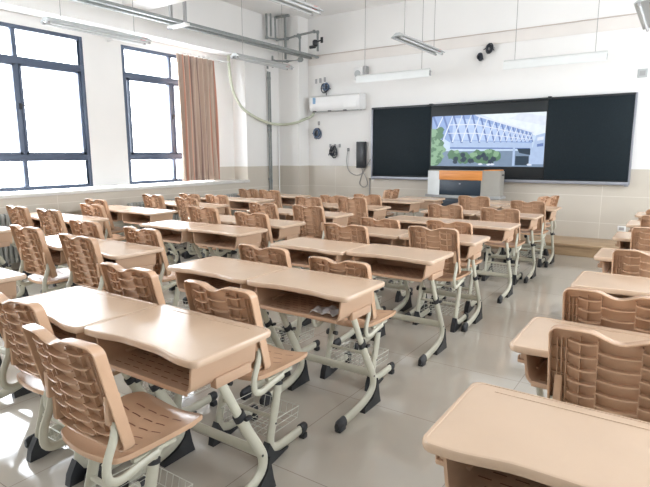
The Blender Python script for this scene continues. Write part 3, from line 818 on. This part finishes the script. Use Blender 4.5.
desk0 = make_desk(); DK = kid_map(desk0)
chair0 = make_chair(); CK = kid_map(chair0)
used = {'d': False, 'c': False}
def put_desk(x, y, rz, label):
    """x = middle of the desk, y = edge towards the pupil"""
    o = desk0 if not used['d'] else copy_tree(desk0, DK); used['d'] = True
    o.location = (x, y, 0); o.rotation_euler = (0, 0, rz)
    return tag(o, label, 'desk', 'school desks in files')
def put_chair(x, y, rz, label, hz=1.):
    o = chair0 if not used['c'] else copy_tree(chair0, CK); used['c'] = True
    o.location = (x, y, 0); o.rotation_euler = (0, 0, rz); o.scale = (1, 1, hz)   # the chairs are set to different heights
    return tag(o, label, 'chair', 'school chairs in files')

ORD = ['first', 'second', 'third', 'fourth', 'fifth', 'sixth', 'seventh', 'eighth']
R_ = math.radians
# file name -> (middle x, [(desk y, dx, rz)], [(chair y, dx, rz)])   nearest the camera first
FILES = [     # (y, sideways offset, turn) of the desks; (y, offset, turn, height factor) of the chairs
    ('right edge', -0.117, [(1.12, -0.03, 0), (1.92, -0.03, 0), (3.02, 0, 0), (3.96, -0.01, 0), (4.96, 0.0, 0), (5.94, 0.02, 0), (6.92, 0.03, 0)],
        [None, (1.83, 0.0, 0, 1.02), (2.4, -0.057, 0, 1.021), (3.66, 0.005, 0, 1.0), (4.85, 0.018, 0, 1.0), (5.83, 0.02, 0, 1.0), (6.50, 0.03, 0, 1.0)]),
    ('aisle', -1.658, [(1.14, 0, 0), (2.12, 0, 0), (3.18, 0, 0), (4.04, 0, 0), (5.05, 0, 0), (6.04, 0.01, 0), (7.06, 0.02, 0)],
        [(0.862, 0.014, 0, 1.01), (1.62, -0.033, 0, 1.008), (2.6, -0.021, 0, 0.954), (3.95, 0.018, 0, 0.999), (4.52, -0.067, 0, 0.982), (5.85, 0.008, 0, 0.986), (6.97, 0.038, 0, 0.984)]),
    ('fifth', -2.338, [(1.12, 0, 0), (2.12, 0, 0), (3.13, 0, 0), (4.02, 0, 0), (5.04, 0, 0), (6.02, 0, 0), (7.06, 0, 0), (7.62, 0.0, 180)],
        [(1.03, 0.018, 0, 0.993), (1.61, -0.002, 0, 1.021), (2.67, -0.002, 0, 0.962), (3.73, -0.002, 0, 0.998), (4.5, -0.088, 0, 0.959), (5.93, 0.018, 0, 0.989), (6.97, 0.018, 0, 1.021), None]),
    ('fourth', -3.56, [(1.1, 0.04, 0), (2.14, 0, 0), (3.36, 0, 0), (3.97, 0.0, 0), (4.93, 0, 0), (5.9, 0, 0), (7.0, 0, 0), (7.6, 0.1, 180)],
        [None, (2.05, 0.018, 0, 1.023), (2.62, -0.027, 0, 1.004), (3.88, 0.018, 0, 1.015), (4.84, 0.018, 0, 1.001), (5.81, 0.018, 0, 1.038), (6.38, -0.077, 0, 1.032), None]),
    ('third', -4.24, [None, (2.12, 0, 0), (3.32, 0, 0), (3.96, 0.0, 0), (4.93, 0, 0), (5.9, 0, 0), (6.98, 0, 0)],
        [None, (2.03, 0.018, 0, 1.043), (2.6, -0.117, 0, 1.014), (3.87, 0.018, 0, 1.039), (4.84, 0.018, 0, 1.002), (5.81, 0.0, 0, 1.009), (6.41, 0.0, 0, 0.986)]),
    ('second', -5.6, [None, (2.06, 0, 0), (3.03, 0, 0), (4.0, 0, 0), (4.92, 0, 0), (5.92, 0, 0), (6.9, 0, 0)],
        [None, None, (2.94, 0.018, 0, 1.014), (3.51, -0.097, 0, 1.021), (4.83, 0.018, 0, 1.008), (5.41, 0.0, 0, 1.009), (6.59, 0.0, 0, 1.009)]),
    ('first', -6.28, [None, None, (3.03, 0, 0), (4.02, 0, 0), (4.92, 0, 0), (5.92, 0, 0), (6.9, 0, 0)],
        [None, None, (2.94, 0.018, 0, 1.014), (3.93, 0.0, 0, 1.021), (4.82, 0.0, 0, 1.021), (5.5, 0.0, 0, 0.986), (6.81, 0.018, 0, 0.988)]),
]
def file_phrase(n):
    if n == 'right edge': return 'file at the right edge'
    if n == 'aisle': return 'sixth file from the windows'
    return '%s file from the windows' % n
for name, x, ds, cs in FILES:
    vis = [i for i, d_ in enumerate(ds) if d_]
    order = {i: len(vis)-1-k for k, i in enumerate(vis)}       # counted from the front of the room
    for i in vis:
        y, dx, rz = ds[i]; pos = ORD[order[i]]
        lab = 'beige school desk, %s from the front in the %s' % (pos, file_phrase(name))
        if name == 'aisle' and i == 0: lab = 'large foreground beige school desk whose open empty tray faces the lower left'
        if name == 'aisle' and i == 1: lab = 'beige school desk with crumpled paper in its open tray'
        if name == 'right edge' and i == 0: lab = 'beige school desk cut by the bottom right corner'
        if name == 'right edge' and i == 1: lab = 'beige school desk with a bag hook, right behind the bottom right one'
        if name == 'fourth' and i == 0: lab = 'beige school desk cut by the left edge below the nearest window'
        if rz == 180: lab = 'beige school desk turned round before the podium in the %s' % file_phrase(name)
        if rz == 180: put_desk(x+dx, y+DD, PI, lab)
        else: put_desk(x+dx, y, R_(rz), lab)
    for i, c_ in enumerate(cs):
        if not c_: continue
        y, dx, rz, hz = c_; pos = ORD[order.get(i, 0)]
        lab = 'tan chair at the desk %s from the front, %s' % (pos, file_phrase(name))
        if name == 'aisle' and i == 0: lab = 'nearest tan school chair, its whole slotted seat seen at the lower left'
        if name == 'fifth' and i == 0: lab = 'tan school chair cut by the left edge behind the nearest chair'
        if name == 'right edge' and i == 1: lab = 'tan school chair with large ribbed back at the lower right edge'
        if name == 'right edge' and i == 2: lab = 'tan school chair with ribbed back just beyond the largest one at right'
        put_chair(x+dx, y, R_(rz), lab, hz)
put_chair(-1.52, 7.76, R_(66), 'tan school chair turned sideways beyond the last desk of the sixth file')
put_chair(-4.0, 7.86, R_(84), 'tan chair turned sideways left of the lectern, beyond all the desks')

# crumpled paper in the tray of the second aisle desk
rp = random.Random(8); q = MB(); n = 9; vs = []
for j in range(n):
    for i in range(n):
        a, b_ = i/(n-1), j/(n-1)
        vs.append((-1.655+.07+a*.16+.02*b_, 2.12+.05+b_*.13+.02*a, .620+.030*(abs(math.sin(a*7+b_*3))*.6+rp.random()*.45)))
q.add(vs, [(j*n+i, j*n+i+1, (j+1)*n+i+1, (j+1)*n+i) for j in range(n-1) for i in range(n-1)], 0, False)
o = q.build('crumpled_paper', M['paper']); s = o.modifiers.new('t', 'SOLIDIFY'); s.thickness = .0012
tag(o, 'crumpled white paper lying in the open tray of the aisle desk', 'paper')

# ------------------------------------------------------------------ light: overcast daylight through the windows
w = D.worlds.new('daylight'); bpy.context.scene.world = w; w.use_nodes = True
nt = w.node_tree; bg = nt.nodes['Background']
bg.inputs[0].default_value = (.97, .985, 1, 1); bg.inputs[1].default_value = 5.5
def portal(x, y0, y1, z0, z1, ry):
    l = D.lights.new('portal', 'AREA'); l.shape = 'RECTANGLE'; l.size = z1-z0; l.size_y = y1-y0; l.cycles.is_portal = True
    o = D.objects.new('window_portal', l); COL.objects.link(o); o.location = (x, (y0+y1)/2, (z0+z1)/2); o.rotation_euler = (0, ry, 0)
for y0, y1 in WIN: portal(XO-.19, y0, y1, SILL, WT, -PI/2)
for y0, y1 in ADDED_WIN: portal(XR+.19, y0, y1, 1.0, 3.0, PI/2)  # daylight through the added right windows

# ------------------------------------------------------------------ camera
cam = D.cameras.new('camera'); co = D.objects.new('camera', cam); COL.objects.link(co)
f, yaw, pitch, roll, H = 523.8568, .5981, .1693, -.0034, 1.4597
fw = Vector((-math.sin(yaw)*math.cos(pitch), math.cos(yaw)*math.cos(pitch), -math.sin(pitch)))
rt = Vector((math.cos(yaw), math.sin(yaw), 0)); up = rt.cross(fw)
r2 = rt*math.cos(roll)+up*math.sin(roll); u2 = -rt*math.sin(roll)+up*math.cos(roll)
mm = Matrix((( r2.x, u2.x, -fw.x, 0), (r2.y, u2.y, -fw.y, 0), (r2.z, u2.z, -fw.z, H), (0, 0, 0, 1)))
co.matrix_world = mm
cam.sensor_width = 36; cam.lens = f/650*36; cam.clip_start = .05; cam.clip_end = 100
bpy.context.scene.camera = co
vs_ = bpy.context.scene.view_settings
vs_.view_transform = 'Standard'; vs_.look = 'None'; vs_.gamma = 1; vs_.use_curve_mapping = False; vs_.exposure = 1.55
